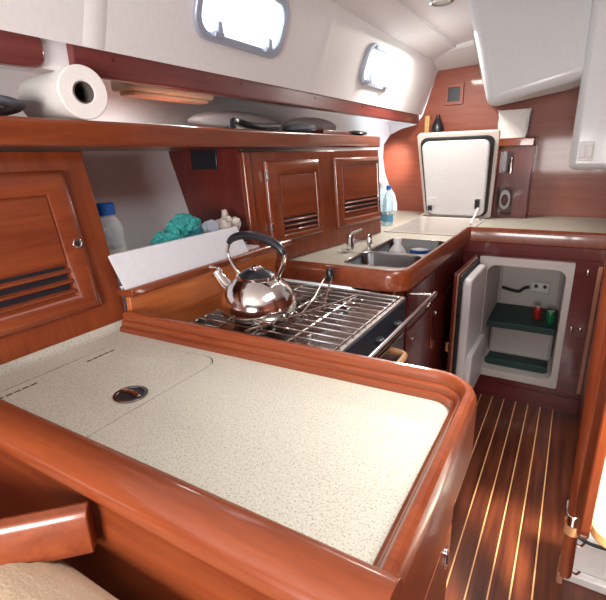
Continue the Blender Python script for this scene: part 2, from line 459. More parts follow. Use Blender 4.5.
# ------------------------------------------------------------------ portlights
def portlight(u0, u1, v0, v1, label):
    t = tag(empty('portlight'), label, 'window', 'portlights in the hull side')
    t.matrix_world = LM @ Matrix.Translation(((u0 + u1) / 2, (v0 + v1) / 2, 0))
    w, h = (u1 - u0) / 2, (v1 - v0) / 2
    obj('frame', ring(rrect(-w, w, -h, h, .07), rrect(-w + .026, w - .026, -h + .026, h - .026, .05), 0.0, 0.016), ALU, t, bevel=0.004)
    obj('pane', prism(rrect(-w + .024, w - .024, -h + .024, h - .024, .05), -0.008, -0.002), PANE, t)
    for s in (-1, 1):
        b = box(s * w * .58 - .022, s * w * .58 + .022, -h + .016, -h + .034, .014, .034)
        lt = obj('latch', b, ALU, t, bevel=.004)
        obj('lever', hexa([(s * w * .58 - .014, -h + .03, .02), (s * w * .58 + .014, -h + .03, .02), (s * w * .58 + .014, -h + .03, .036), (s * w * .58 - .014, -h + .03, .036), (s * w * .58 - .007, -h + .062, .014), (s * w * .58 + .007, -h + .062, .014), (s * w * .58 + .007, -h + .062, .026), (s * w * .58 - .007, -h + .062, .026)]), ALU, lt, bevel=.002)
        obj('hinge', box(s * w * .6 - .02, s * w * .6 + .02, h - .03, h - .008, .014, .026), ALU, t, bevel=.004)
    return t
portlight(*PORTS[0], 'larger bright portlight at the top, nearest the paper roll, with two latches')
portlight(*PORTS[1], 'smaller-looking bright portlight farther along, towards the wooden bulkhead')

# ------------------------------------------------------------------ long handrails under the deck
def rail(y0, y1, label, r_near, r_far):
    pts = rrect(y0, y1, .657, .737, (r_far, r_near, r_near, r_far))
    t = obj('grab_rail', prism(pts, -1.128, -1.096, 'x'), RAILW, bevel=.007, seg=3)
    for y in [y0 + .12 + k * .55 for k in range(int((y1 - y0 - .1) / .55) + 1)]:
        if y < y1 - .05:
            obj('screw_plug', lathe([(.006, 0), (.006, .002), (0, .0025)], 12, M=Matrix.Translation((-1.096, y, .705)) @ Matrix.Rotation(R(90), 4, 'Y')), DX, t)
    return tag(t, label, 'rail')
rail(.775, 3.63, 'long dark red wooden rail running from the paper roll to the bulkhead', .012, .012)
rail(-.9, .708, 'short wooden rail end at the top left corner, above the paper roll', .012, .03)

# ------------------------------------------------------------------ long shelf above the lockers
sh = obj('long_shelf', prism(rrect(-1.52, -1.07, -1.0, 2.80, (.05, .01, .01, .01)), .486, .549), WY, bevel=.014, seg=4)
tag(sh, 'long varnished wooden shelf with a thick rounded edge above the lockers', 'shelf')

# ------------------------------------------------------------------ louvred locker doors
def louvre_door(name, parent, u0, u1, v0, v1, pu, pv, lv, hinge_side, knob):
    """pu/pv: recessed panel extents, lv: louvre band"""
    d = ring([(u0, v0), (u1, v0), (u1, v1), (u0, v1)], [(u0 + .028, v0 + .028), (u1 - .028, v0 + .028), (u1 - .028, v1 - .028), (u0 + .028, v1 - .028)], 0.0, 0.006)
    # sloped inner border from the outer frame down to the panel
    ou = [(u0, v0), (u1, v0), (u1, v1), (u0, v1)]; md = [(u0 + .01, v0 + .01), (u1 - .01, v0 + .01), (u1 - .01, v1 - .01), (u0 + .01, v1 - .01)]
    inn = [(pu[0], pv[0]), (pu[1], pv[0]), (pu[1], pv[1]), (pu[0], pv[1])]
    bm = bmesh.new()
    d.free()
    L = []
    L.append([bm.verts.new(Vector((a, b, 0.0))) for a, b in ou])
    for f, z in ((0, .006), (.04, .011), (.14, .0160), (.28, .0190), (.45, .0200), (.65, .0195), (.85, .0170), (1, .0135)):
        L.append([bm.verts.new(Vector((p[0] * (1 - f) + q[0] * f, p[1] * (1 - f) + q[1] * f, z))) for p, q in zip(ou, inn)])
    inn2 = [(pu[0] + .003, pv[0] + .003), (pu[1] - .003, pv[0] + .003), (pu[1] - .003, pv[1] - .003), (pu[0] + .003, pv[1] - .003)]
    L.append([bm.verts.new(Vector((a, b, .008))) for a, b in inn2])
    for a, b in zip(L, L[1:]):
        for i in range(4): bm.faces.new((a[i], a[(i + 1) % 4], b[(i + 1) % 4], b[i]))
    bm.faces.new(L[0]); bm.faces.new(L[-1])
    door = obj(name, bm, WX, parent)
    obj('panel', box(pu[0] + .006, pu[1] - .006, lv[1] + .002, pv[1] - .006, .006, .0125), WX, door, bevel=.0015)
    n = 3; h = (lv[1] - lv[0]) / n
    obj('slot_shade_sheet', box(pu[0] + .012, pu[1] - .012, lv[0] + .004, lv[1] - .002, .0078, .0095), BLK, door)  # black sheet put in as the shade between the slats
    b2 = bmesh.new()
    for k in range(n):
        a = lv[0] + h * k
        hexa([(pu[0] + .004, a + .001, .008), (pu[1] - .004, a + .001, .008), (pu[1] - .004, a + h * .60, .008), (pu[0] + .004, a + h * .60, .008),
              (pu[0] + .004, a + .004, .019), (pu[1] - .004, a + .004, .019), (pu[1] - .004, a + h * .34, .0185), (pu[0] + .004, a + h * .34, .0185)], b2)
    obj('louvre', b2, WX, door, bevel=.0015)
    if knob:
        k = obj('latch_button', ring([(knob[0] + .013 * math.cos(R(t)), knob[1] + .013 * math.sin(R(t))) for t in range(0, 360, 20)],
                                     [(knob[0] + .009 * math.cos(R(t)), knob[1] + .009 * math.sin(R(t))) for t in range(0, 360, 20)], .016, .023), CHROME, door, bevel=.001)
        obj('push_button', lathe([(.009, 0), (.009, .003), (0, .004)], 18, M=Matrix.Translation((knob[0], knob[1], .017))), DSTEEL, k)
    if hinge_side is not None:
        for v in (v0 + .05, v1 - .08):
            obj('hinge', box(hinge_side - .006, hinge_side + .004, v, v + .04, .006, .020), BRUSH, door, bevel=.001)
    return door

lk = tag(empty('locker'), 'red-brown louvred locker at the left with a round chrome latch, below the paper roll', 'cabinet')
lk.matrix_world = plane_frame((-1.062, .776, .01), 11)
obj('face_frame', box(-1.3, .022, .0, .479, -.02, 0.0), WY, lk, bevel=.004)
louvre_door('door', lk, -.60, -.052, .067, .428, (-.54, -.112), (.112, .370), (.118, .196), None, (-.078, .241))
obj('side_panel', box(.002, .022, .0, .476, -.22, -.021), WZ, lk)

lf = tag(empty('locker'), 'double-door louvred wooden locker above the sink, beyond the open shelf niche', 'cabinet')
lf.matrix_world = plane_frame((-1.08, 1.7, 0), 4, .85, .12)
obj('face_frame', box(-.19, .845, .004, .472, -.02, 0.0), WY, lf, bevel=.003)
louvre_door('door', lf, -.112, .252, .090, .434, (-.034, .228), (.118, .377), (.128, .192), -.112, None)
louvre_door('door', lf, .393, .817, .088, .436, (.450, .806), (.130, .400), (.158, .225), None, None)
obj('side_panel', box(.825, .845, .004, .470, -.32, -.021), WZ, lf)
# upright end post of the niche at the start of the locker
obj('end_post', prism(rrect(-.232, -.191, -.030, .012, .012), .0, .470, 'y'), WY, lf, bevel=.002)

# niche between the two lockers: inner partition, floor, white lip, wood trim
tag(obj('niche_partition', hexa([(-1.46, 1.47, .12), (-1.13, 1.47, .12), (-1.13, 1.49, .12), (-1.46, 1.49, .12), (-1.53, 1.47, .484), (-1.155, 1.47, .484), (-1.155, 1.49, .484), (-1.53, 1.49, .484)]), DZ),
    'dark wooden partition at the far end of the open niche', 'partition')
vt = obj('small_vent', box(-1.40, -1.26, 1.462, 1.4695, .405, .482), BLK, bevel=.003)
tag(vt, 'small dark square vent high in the niche, on its dark partition', 'vent')
tag(obj('niche_shelf', box(-1.44, -1.075, .80, 1.465, .095, .110), GEL), 'white shelf board inside the open niche, under the bottle and cloths', 'shelf')
lip = obj('niche_fiddle', hexa([(-1.060, .800, .105), (-1.045, .785, .105), (-1.045, 1.36, .105), (-1.060, 1.36, .105), (-1.072, .785, .208), (-1.057, .755, .208), (-1.057, 1.31, .208), (-1.072, 1.31, .208)]), LIPW, bevel=.002)
tag(lip, 'white acrylic lip board along the front of the open niche', 'board')
tr = obj('niche_ledge', prism([(-1.10, .088), (-1.022, .088), (-1.016, .093), (-1.016, .108), (-1.022, .113), (-1.062, .104), (-1.10, .104)], .785, 1.62, 'y'), WY, bevel=.002)
tag(tr, 'narrow mahogany ledge under the white lip, behind the stove', 'ledge')
ob = obj('back_board', box(-1.052, -1.034, .788, 1.53, -.10, .086), OY, bevel=.002)
tag(ob, 'orange varnished board behind the stove, below the ledge', 'board')

# ------------------------------------------------------------------ near counter
ct = thing('front_counter', 'speckled cream worktop in the foreground with a flush hatch', 'worktop')
top = obj('worktop', prism([(-1.075, .345), (-.138, .345), (-.138, .783), (-1.075, .748)], -.03, 0.0), SPECK, ct)
HP = fillet([(-.975, .38), (-.975, .712), (-.80, .730), (-.667, .742), (-.667, .362), (-.97, .362)], [.01, .06, .0, .045, .01])
HP = [(p.x, p.y) for p in HP][:-1] + [(-.975, .362)]
def inset(pts, d):
    cx = sum(p[0] for p in pts) / len(pts); cy = sum(p[1] for p in pts) / len(pts)
    return [(p[0] + (d if p[0] < cx else -d), p[1] + (d if p[1] < cy else -d)) for p in pts]
HP = fillet([(-.975, .60), (-.975, .708), (-.667, .735), (-.667, .362), (-.975, .362), (-.975, .60)], [.012, .04, .004, .004])
HP = [(p.x, p.y) for p in HP][:-1]
cut(top, [prism(HP, -.05, .02)])
ha = obj('hatch', prism(inset(HP, .0028), -.028, -.0006), SPECK, ct)
rg = obj('ring_pull', ring([(-.720 + .034 * math.cos(R(t)), .517 + .034 * math.sin(R(t))) for t in range(0, 360, 12)],
                           [(-.720 + .026 * math.cos(R(t)), .517 + .026 * math.sin(R(t))) for t in range(0, 360, 12)], -.002, .003), DSTEEL, ha, bevel=.0008)
obj('cup', lathe([(.026, -.001), (.026, .0005), (.012, .0008), (.0, .0008)], 24, M=Matrix.Translation((-.720, .517, 0))), BLK, rg)
obj('pull_bar', tube([(-.745, .517, .003), (-.72, .520, .005), (-.695, .517, .003)], .004, 8), CHROME, rg)
for (x, y0, y1) in ((-.945, .375, .46), (-.943, .575, .655)):
    b = bmesh.new(); n = 5
    for k in range(n):
        a = y0 + (y1 - y0) * k / n; box(x - .0016, x + .0016, a, a + (y1 - y0) / n * .72, -.0004, .0006, b)
    obj('slot', b, BLK, ct)
obj('cove', prism([(-1.085, -.0), (-1.040, .0), (-1.052, .002), (-1.060, .008), (-1.064, .020), (-1.085, .020)], .345, .78, 'y'), SPECK, ct)

# stepped fiddle rail along the far and inboard sides
prof = [(0, -.001), (0, .011), (.004, .014), (.0085, .015), (.0085, .025), (.0125, .029), (.017, .030), (.017, .041), (.019, .047), (.023, .051), (.031, .051), (.037, .047), (.0415, .038), (.043, .028), (.043, -.07), (.022, -.07), (.022, -.001)]
fp = fillet([(-1.035, .742), (-.141, .776), (-.141, .315)], .040, 10)
fd = obj('fiddle_rail', sweep(fp, prof), WX, smooth=False)
for p_ in fd.data.polygons: p_.use_smooth = True
fd.data.set_sharp_from_angle(angle=R(28))
tag(fd, 'stepped wooden fiddle rail curving round the far right corner of the foreground counter', 'rail')
np_ = [(0, -.03), (0, .034), (.003, .046), (.010, .054), (.020, .057), (.036, .058), (.052, .055), (.062, .050), (.069, .042), (.072, .032), (.071, .024), (.066, .020), (.063, .014), (.062, -.010), (.063, -.06), (.068, -.30), (.03, -.30), (.03, -.03)]
nf = obj('edge_rail', sweep([Vector(p) for p in ((-.098, .345), (-.40, .345), (-.8, .345), (-1.6, .345))], np_), WX, bevel=.001)
tag(nf, 'thick rounded wooden rail across the foreground, between counter and beige cushion', 'rail')

# near cabinet below the counter
nc = thing('front_cabinet', 'orange-brown cabinet under the foreground counter, with a small chrome lock', 'cabinet')
obj('carcass', prism(rrect(-.60, -.130, .290, .775, (.03, .004, .004, .004)), FZ, -.031), WY, nc, bevel=.001)
dr = obj('door', box(-.129, -.123, .33, .755, -.90, -.245), WY, nc, bevel=.002)
obj('upper_panel', box(-.129, -.123, .33, .755, -.236, -.075), WY, nc, bevel=.002)
kk = obj('lock_plate', prism(rrect(.702, .724, -.318, -.270, .010), -.123, -.119, 'x'), CHROME, dr, bevel=.001)
obj('lock_slot', prism(rrect(.710, .716, -.307, -.281, .003), -.119, -.1175, 'x'), BLK, kk)

# ------------------------------------------------------------------ settee, lower left
am = obj('seat_back_rail', sweep([Vector((-.499, .269)), Vector((-.86, -.10))], [(-.016, -.045), (-.016, .006), (-.010, .018), (-.002, .023), (.010, .021), (.016, .012), (.016, -.045)]), WX, bevel=.002)
tag(am, 'short wooden settee rail joining the foreground edge at the lower left', 'rail')
bm = bmesh.new(); g = bmesh.ops.create_icosphere(bm, subdivisions=5, radius=1)
for v in g['verts']:
    d = v.co.normalized()
    f = lambda a, e: math.copysign(abs(a) ** e, a)
    v.co = Vector((-.48 + .38 * f(d.x, .6), .085 + .165 * f(d.y, .6), -.150 + .125 * f(d.z, .5) + .0015 * math.sin(60 * d.x + 9 * d.y)))
cu = obj('seat_cushion', bm, CUSH)
tag(cu, 'beige fabric settee cushion at the lower left corner', 'cushion')
pp = [Vector((-.60 + .315 * math.cos(R(t)), .085 + .148 * math.sin(R(t)), -.126)) for t in range(0, 361, 12)]

# ------------------------------------------------------------------ stove in its recess
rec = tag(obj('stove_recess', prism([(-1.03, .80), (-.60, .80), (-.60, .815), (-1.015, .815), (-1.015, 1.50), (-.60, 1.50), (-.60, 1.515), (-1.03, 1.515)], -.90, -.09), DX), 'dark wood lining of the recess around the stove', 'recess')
sv = thing('stove', 'stainless steel gimballed stove with a wire pan grid, under the kettle', 'stove')
SX0, SX1, SY0, SY1 = -.985, -.462, .905, 1.480
obj('body', box(SX0 + .01, SX1 - .012, SY0 + .01, SY1 - .01, -.52, -.062), BRUSH, sv, bevel=.004)
hob = obj('hob_top', ring(rrect(SX0, SX1, SY0, SY1, .012), rrect(SX0 + .016, SX1 - .016, SY0 + .016, SY1 - .016, .006), -.062, -.030), BRUSH, sv, bevel=.003)
obj('drip_tray', box(SX0 + .014, SX1 - .014, SY0 + .014, SY1 - .014, -.064, -.052), DSTEEL, hob)
for (bx, by, br) in ((-.80, 1.05, .055), (-.66, 1.33, .045), (-.86, 1.34, .035)):
    bu = obj('burner', lathe([(br * 1.25, 0), (br * 1.2, .006), (br, .008), (br, .014), (br * .9, .018), (0, .018)], 28, M=Matrix.Translation((bx, by, -.052))), DSTEEL, sv)
    obj('burner_cap', lathe([(br * .72, 0), (br * .72, .004), (br * .6, .007), (0, .008)], 24, M=Matrix.Translation((bx, by, -.034))), BLK, bu)
gr = bmesh.new()
for k in range(13):
    y = SY0 + .03 + (SY1 - SY0 - .06) * k / 12
    tube([(SX0 + .012, y, -.024), (SX1 - .012, y, -.024)], .0026, 8, gr)
for x in (SX0 + .02, -.86, -.74, -.62, SX1 - .02):
    tube([(x, SY0 + .012, -.0285), (x, SY1 - .012, -.0285)], .0030, 8, gr)
obj('pan_grid', gr, STEEL, sv)
cp = obj('control_panel', box(SX1 - .010, SX1 + .004, SY0 + .012, SY1 - .012, -.150, -.034), NAVY, sv, bevel=.003)
for y in (1.04, 1.20, 1.36):
    kb = obj('knob', lathe([(.017, 0), (.016, .012), (.012, .018), (0, .018)], 20, M=Matrix.Translation((SX1 + .004, y, -.092)) @ Matrix.Rotation(R(90), 4, 'Y')), BLK, cp)
    obj('pointer', box(SX1 + .020, SX1 + .024, y - .002, y + .002, -.104, -.080), ALU, kb)
od = obj('oven_door', box(SX1 - .010, SX1 + .002, SY0 + .012, SY1 - .012, -.50, -.160), BRUSH, sv, bevel=.004)
obj('oven_window', prism(rrect(SY0 + .07, SY1 - .07, -.42, -.22, .02), SX1 + .002, SX1 + .004, 'x'), BLK, od)
hd = [(SX1 + .002, 1.14, -.175), (SX1 + .040, 1.15, -.176), (SX1 + .054, 1.17, -.176), (SX1 + .058, 1.22, -.176), (SX1 + .058, 1.29, -.176), (SX1 + .048, 1.32, -.176), (SX1 + .002, 1.33, -.175)]
obj('oven_handle', tube(spline(hd, 6), .010, 10, flat=1.3), BEECH, od, label='pale wooden oven door handle')

# crash bar in front of the stove
cb = thing('crash_bar', 'polished steel crash bar along the front of the stove', 'bar')
obj('bar', tube([(-.398, .802, -.050), (-.398, 1.62, -.050)], .0095, 14), CHROME, cb)
for y in (1.60, 1.54):
    obj('bracket', tube([(-.398, y, -.050), (-.43, y, -.052), (-.484, y, -.056)] if y > 1.58 else [(-.398, y, -.056), (-.405, y, -.075)], [.006, .006, .010] if y > 1.58 else [.008, .006], 12), CHROME, cb)

# pan clamp rods lying over the grid
rod = thing('pan_clamp', 'thin steel pan clamp arms with a black knob lying across the stove grid', 'clamp')
obj('arm', tube([(-.745, .925, -.012), (-.70, 1.04, -.010), (-.62, 1.25, -.006), (-.595, 1.34, -.004)], .0035, 8), STEEL, rod)
obj('arm', tube(spline([(-.672, 1.10, -.012), (-.69, 1.22, .004), (-.735, 1.36, .015), (-.755, 1.44, .024), (-.735, 1.445, .022), (-.69, 1.32, .006), (-.64, 1.20, -.006)], 6), .0028, 8), STEEL, rod)
obj('knob', lathe([(.012, -.028), (.015, -.02), (.015, .012), (.010, .022), (0, .024)], 16, M=Matrix.Translation((-.748, 1.452, .028))), BLK, rod, label='black plastic clamp knob')

# ------------------------------------------------------------------ kettle
kt = thing('kettle', 'polished steel whistling kettle with a dark arched handle on the stove', 'kettle', (-.80, 1.07, -.0212))
kt.scale = (.92, .92, .93)
obj('body', lathe([(.100, 0), (.112, .004), (.1255, .022), (.129, .040), (.126, .062), (.114, .090), (.094, .115), (.070, .132), (.064, .135), (0, .136)], 56), STEEL, kt)
ld = obj('lid', lathe([(.066, .134), (.066, .139), (.060, .143), (.044, .155), (.022, .162), (0, .163)], 40), BLK, kt, label='dark domed kettle lid')
obj('lid_rim', ring([(.069 * math.cos(R(t)), .069 * math.sin(R(t))) for t in range(0, 360, 10)], [(.060 * math.cos(R(t)), .060 * math.sin(R(t))) for t in range(0, 360, 10)], .135, .1425), STEEL, ld)
obj('lid_cap', lathe([(.024, .158), (.022, .166), (.012, .172), (0, .173)], 24), STEEL, ld)
sp = obj('spout', tube(spline([(-.095, 0, .060), (-.128, 0, .082), (-.155, 0, .108), (-.168, 0, .124)], 5), [.031, .030, .029, .028, .027, .025, .024, .023, .022, .021, .020, .020, .0195, .019, .019, .019][:16], 18), STEEL, kt)
obj('whistle_cap', lathe([(.022, 0), (.022, .010), (.010, .016), (0, .016)], 20, M=Matrix.Translation((-.167, 0, .124)) @ Matrix.Rotation(R(-38), 4, 'Y')), BRUSH, sp)
obj('whistle_lever', tube([(-.155, 0, .140), (-.172, 0, .150), (-.200, 0, .146)], [.006, .005, .007], 10), CHROME, sp)
HA = [(-.078, 0, .122), (-.080, 0, .145), (-.102, 0, .172), (-.118, 0, .205), (-.108, 0, .238), (-.085, 0, .256)]
HB = [(.082, 0, .118), (.086, 0, .145), (.104, 0, .180), (.110, 0, .205), (.108, 0, .225)]
for hh in (HA, HB):
    obj('handle_bracket', tube(spline(hh, 6), .0075, 10, flat=.7), STEEL, kt)
    obj('rivet', lathe([(.013, 0), (.013, .006), (.008, .010), (0, .010)], 14, M=Matrix.Translation((hh[0][0], 0, hh[0][2] - .010))), STEEL, kt)
G = spline([(-.108, 0, .240), (-.088, 0, .256), (-.045, 0, .268), (.01, 0, .268), (.065, 0, .254), (.098, 0, .234), (.111, 0, .215)], 5)
obj('grip', tube(G, [.008 + .009 * math.sin(math.pi * min(1, max(0, (i + 1) / (len(G) + 1)))) ** .6 for i in range(len(G))], 14, flat=.85), BLK, kt, label='dark blue-black kettle grip')

# ------------------------------------------------------------------ sink counter
sc = thing('sink_counter', 'cream worktop around the double sink and the freezer opening', 'worktop')
outline = [(-1.24, 1.535), (-.570, 1.535), (-.530, 1.548), (-.504, 1.575), (-.492, 1.62), (-.492, 2.675), (1.45, 2.675), (1.45, 3.645), (-1.30, 3.645)]
wt = obj('worktop', prism(outline, -.03, 0.0), SPECK, sc)
B1 = rrect(-.835, -.552, 1.745, 2.000, .04); B2 = rrect(-.835, -.545, 2.030, 2.400, .04)
FO = rrect(-.955, -.520, 2.60, 3.30, .03)
cut(wt, [prism(B1, -.06, .03), prism(B2, -.06, .03), prism(FO, -.06, .03)])
sk = thing('double_sink', 'double-bowl stainless steel sink beside the tap', 'sink')
o1 = rrect(-.850, -.535, 1.730, 2.415, .045)
for i, (a, b, c, d, dep) in enumerate(((-.835, -.552, 1.745, 2.000, .13), (-.835, -.545, 2.030, 2.400, .17))):
    e = .002
    bm = bmesh.new(); rings_ = []
    for off, z in ((0, .0015), (.004, -.004), (.010, -dep + .03), (.020, -dep + .008), (.04, -dep)):
        rings_.append([bm.verts.new(Vector((x, y, z))) for x, y in rrect(a + off, b - off, c + off, d - off, max(.012, .045 - off * .3), 5)])
    for p, q in zip(rings_, rings_[1:]):
        n = len(p)
        for k in range(n): bm.faces.new((p[k], p[(k + 1) % n], q[(k + 1) % n], q[k]))
    bm.faces.new(rings_[-1])
    bw = obj('bowl', bm, SINKM, sk)
    obj('drain', lathe([(.026, 0), (.024, .003), (.016, .002), (0, .001)], 20, M=Matrix.Translation(((a + b) / 2, (c + d) / 2, -dep + .001))), CHROME, bw)
    obj('rim', ring(rrect(a - .008, b + .008, c - .008, d + .008, .05), rrect(a, b, c, d, .045), .0, .003), BRUSH, sk, bevel=.001)

pf = [(0, -.032), (0, .020), (.004, .036), (.012, .044), (.022, .045), (.030, .038), (.034, .024), (.034, -.001), (.032, -.032)]
pth = fillet([(-1.085, 1.513), (-.478, 1.513), (-.478, 2.655), (1.45, 2.655)], [.085, .006], 10)
# keep the rail to the inside (left) of this path
sf = obj('fiddle_rail', sweep(pth, pf), WY, bevel=.0015)
tag(sf, 'dark red wooden fiddle rail around the sink counter, turning along the fridge side', 'rail')

# freezer: well below the opening and the raised lid
fz = thing('top_freezer', 'top-opening freezer with its white lid propped upright, beyond the sink', 'freezer')
bm = bmesh.new(); rr_ = []
for off, z in ((-.018, .002), (-.018, .006), (0, .006), (.006, -.004), (.03, -.38), (.04, -.40)):
    rr_.append([bm.verts.new(Vector((x, y, z))) for x, y in rrect(-.955 + off, -.520 - off, 2.60 + off, 3.30 - off, .03, 4)])
for p, q in zip(rr_, rr_[1:]):
    n = len(p)
    for k in range(n): bm.faces.new((p[k], p[(k + 1) % n], q[(k + 1) % n], q[k]))
bm.faces.new(rr_[-1])
well = obj('well', bm, FRW, fz)
obj('catch', box(-.745, -.700, 2.605, 2.620, -.035, -.012), BLK, well, bevel=.002)
# lid frame: local x across, y up, z towards the galley
LX = Matrix.Translation((-.705, 3.375, .004)) @ Matrix.Rotation(R(90 + 17), 4, 'X')
def lidpart(name, bm, mat, par, **k):
    for v in bm.verts: v.co.x = v.co.x * (.96 + .24 * v.co.y) - .008
    bm.transform(LX); return obj(name, bm, mat, par, **k)
lid = lidpart('lid', prism(rrect(-.238, .238, 0, .592, .022), -.022, .010), LIDE, fz, bevel=.004)
lidpart('gasket', ring(rrect(-.216, .216, .020, .568, .045), rrect(-.196, .196, .034, .546, .040), .009, .026), RUB, lid, bevel=.003)
lidpart('inner_panel', prism(rrect(-.204, .196, .028, .546, .045), .008, .050), LIDW, lid, bevel=.014, seg=4)
lidpart('pad', prism(rrect(-.195, -.125, .10, .165, .004), .0495, .053), LIDW, lid, bevel=.001)
lidpart('pad', prism(rrect(.110, .185, .10, .165, .004), .0495, .053), LIDW, lid, bevel=.001)
lidpart('strut_mount', prism(rrect(.136, .166, .095, .160, .006), .052, .075), BLK, lid, bevel=.003)
lidpart('strut_mount', prism(rrect(-.190, -.160, .070, .105, .006), .052, .072), BLK, lid, bevel=.003)
p1 = LX @ Vector((.151, .10, .078)); p2 = LX @ Vector((-.175, .08, .074))
obj('strut', tube([p1, (-.545, 3.02, .006)], [.009, .009], 10), PLAST, lid)
obj('strut', tube([p2, (-.925, 3.00, .006)], [.0035, .0035], 8), CHROME, lid)

# ------------------------------------------------------------------ tap
tp = thing('tap', 'chrome mixer tap behind the sink, its spout over the near bowl', 'tap', (-.915, 2.00, .0))
tp.scale = (.85, .85, .85)
obj('base', lathe([(.030, 0), (.030, .006), (.024, .012), (.022, .075), (.024, .082), (.020, .096), (0, .100)], 24), CHROME, tp)
obj('spout', tube(spline([(.01, -.0, .052), (.05, 0, .060), (.10, 0, .070), (.118, 0, .066), (.120, 0, .050)], 5), .0125, 14), CHROME, tp)
obj('lever', tube([(0, 0, .096), (.03, .02, .112), (.055, .035, .122)], [.010, .008, .007], 12), CHROME, tp)
obj('spray_head', lathe([(.014, 0), (.018, .018), (.016, .034), (0, .038)], 18, M=Matrix.Translation((.075, .095, .052))), CHROME, tp)
obj('side_post', lathe([(.013, 0), (.011, .052), (0, .054)], 14, M=Matrix.Translation((.075, .095, 0.0))), CHROME, tp)
obj('small_fitting', tube([(-.03, -.10, .0), (-.03, -.10, .014), (-.012, -.09, .020), (.02, -.08, .018)], .004, 8), CHROME, tp)

# ------------------------------------------------------------------ cabinets under sink and fridge front
scab = thing('sink_cabinet', 'dark red cabinet under the sink with two drawer fronts and round pulls', 'cabinet')
obj('side_panel', box(-.62, -.53, 1.533, 1.555, FZ, -.032), WZ, scab)
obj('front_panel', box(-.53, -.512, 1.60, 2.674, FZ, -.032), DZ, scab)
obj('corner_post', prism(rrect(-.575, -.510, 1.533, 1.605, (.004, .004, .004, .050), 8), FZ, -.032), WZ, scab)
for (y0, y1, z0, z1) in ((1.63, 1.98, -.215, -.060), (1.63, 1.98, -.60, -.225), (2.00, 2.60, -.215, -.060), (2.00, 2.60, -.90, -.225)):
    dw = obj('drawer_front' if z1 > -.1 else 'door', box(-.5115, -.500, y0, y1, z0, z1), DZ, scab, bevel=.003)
    if z1 < -.1: obj('round_pull', ring([(y0 + .08 + .012 * math.cos(R(t)), (z1 if z1 < -.1 else z0 + .1) - .06 + .012 * math.sin(R(t))) for t in range(0, 360, 20)],
                           [(y0 + .08 + .008 * math.cos(R(t)), (z1 if z1 < -.1 else z0 + .1) - .06 + .008 * math.sin(R(t))) for t in range(0, 360, 20)], -.4995, -.495, 'x'), CHROME, dw)

fc = thing('fridge_cabinet', 'dark red wooden cabinet front around the open fridge', 'cabinet')
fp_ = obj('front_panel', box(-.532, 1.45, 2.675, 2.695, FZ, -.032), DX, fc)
cut(fp_, [box(-.405, .040, 2.6, 2.8, -.825, -.125)])
obj('top_band', box(-.511, 1.45, 2.662, 2.6745, -.098, -.033), DX, fc, bevel=.003)
for (x, z) in ((.110, -.160), (.078, -.475), (.118, -.475)):
    hg = obj('hinge_knuckle', lathe([(.007, -.014), (.009, -.01), (.009, .01), (.007, .014)], 12, M=Matrix.Translation((x, 2.668, z))), BRUSH, fc)
obj('kick_board', box(-.51, .20, 2.66, 2.6745, FZ, FZ + .09), DX, fc)

fr = thing('fridge', 'open front-loading fridge with pale liner and dark green shelves', 'fridge')
FI = rrect(-.368, .018, -.795, -.160, .045, 6); FOu = rrect(-.415, .052, -.838, -.113, .008, 6)
obj('frame', ring(FOu, FI, 2.655, 2.6745, 'y'), FRW, fr, bevel=.003)
bm = bmesh.new(); rr_ = []
for off, y in ((0, 2.658), (0.004, 2.70), (.012, 3.12), (.03, 3.14)):
    rr_.append([bm.verts.new(Vector((x, y, z))) for x, z in rrect(-.368 + off, .018 - off, -.795 + off, -.160 - off, .045, 6)])
for p, q in zip(rr_, rr_[1:]):
    n = len(p)
    for k in range(n): bm.faces.new((p[k], p[(k + 1) % n], q[(k + 1) % n], q[k]))
bm.faces.new(rr_[-1])
obj('liner', bm, FRW, fr)
obj('shelf', prism([(-.355, 2.74), (.005, 2.74), (.005, 3.13), (-.355, 3.13)], -.535, -.520), GREEN, fr, bevel=.004)
obj('shelf_lip', box(-.355, .005, 2.728, 2.742, -.552, -.512), GREEN, fr, bevel=.005)
obj('compressor_step', box(-.352, .003, 2.905, 3.12, -.792, -.60), FRW, fr, bevel=.02)
obj('floor_mat', box(-.345, -.005, 2.74, 2.90, -.790, -.778), GREEN, fr, bevel=.004)
obj('floor_mat_lip', box(-.345, -.005, 2.725, 2.742, -.794, -.748), GREEN, fr, bevel=.006)
sw = obj('thermostat_panel', box(-.16, -.06, 3.110, 3.124, -.415, -.35), PLAST, fr, bevel=.004)
for x in (-.135, -.085): obj('thermostat_knob', lathe([(.012, 0), (.010, .012), (0, .013)], 16, M=Matrix.Translation((x, 3.110, -.375)) @ Matrix.Rotation(R(90), 4, 'X')), BLK, sw)
# door swung out towards the camera, hinged on the left of the opening
fdo = empty('door', (-.402, 2.650, -.475), R(-1)); fdo.parent = fr
def dpart(name, bm, mat, par, **k): return obj(name, bm, mat, par, **k)
out_ = dpart('outer_panel', prism(rrect(-.475, -.005, -.365, .368, .012), -.040, -.026, 'x'), DZ, fdo, bevel=.003)
dpart('edge_strip', prism(rrect(-.468, -.012, -.358, .361, .020), -.026, -.019, 'x'), TRIM, fdo, bevel=.002)
dpart('gasket', prism(rrect(-.460, -.020, -.350, .353, .035), -.019, -.004, 'x'), RUB, fdo, bevel=.004)
inner = dpart('inner_liner', prism(rrect(-.440, -.045, -.330, .333, .040), -.005, .038, 'x'), LIDW, fdo, bevel=.012, seg=4)
dpart('door_rack', box(.037, .066, -.420, -.07, -.325, -.07), LIDW, inner, bevel=.008)
dpart('strike', box(-.058, -.040, -.465, -.435, -.05, .0), CHROME, out_, bevel=.002)

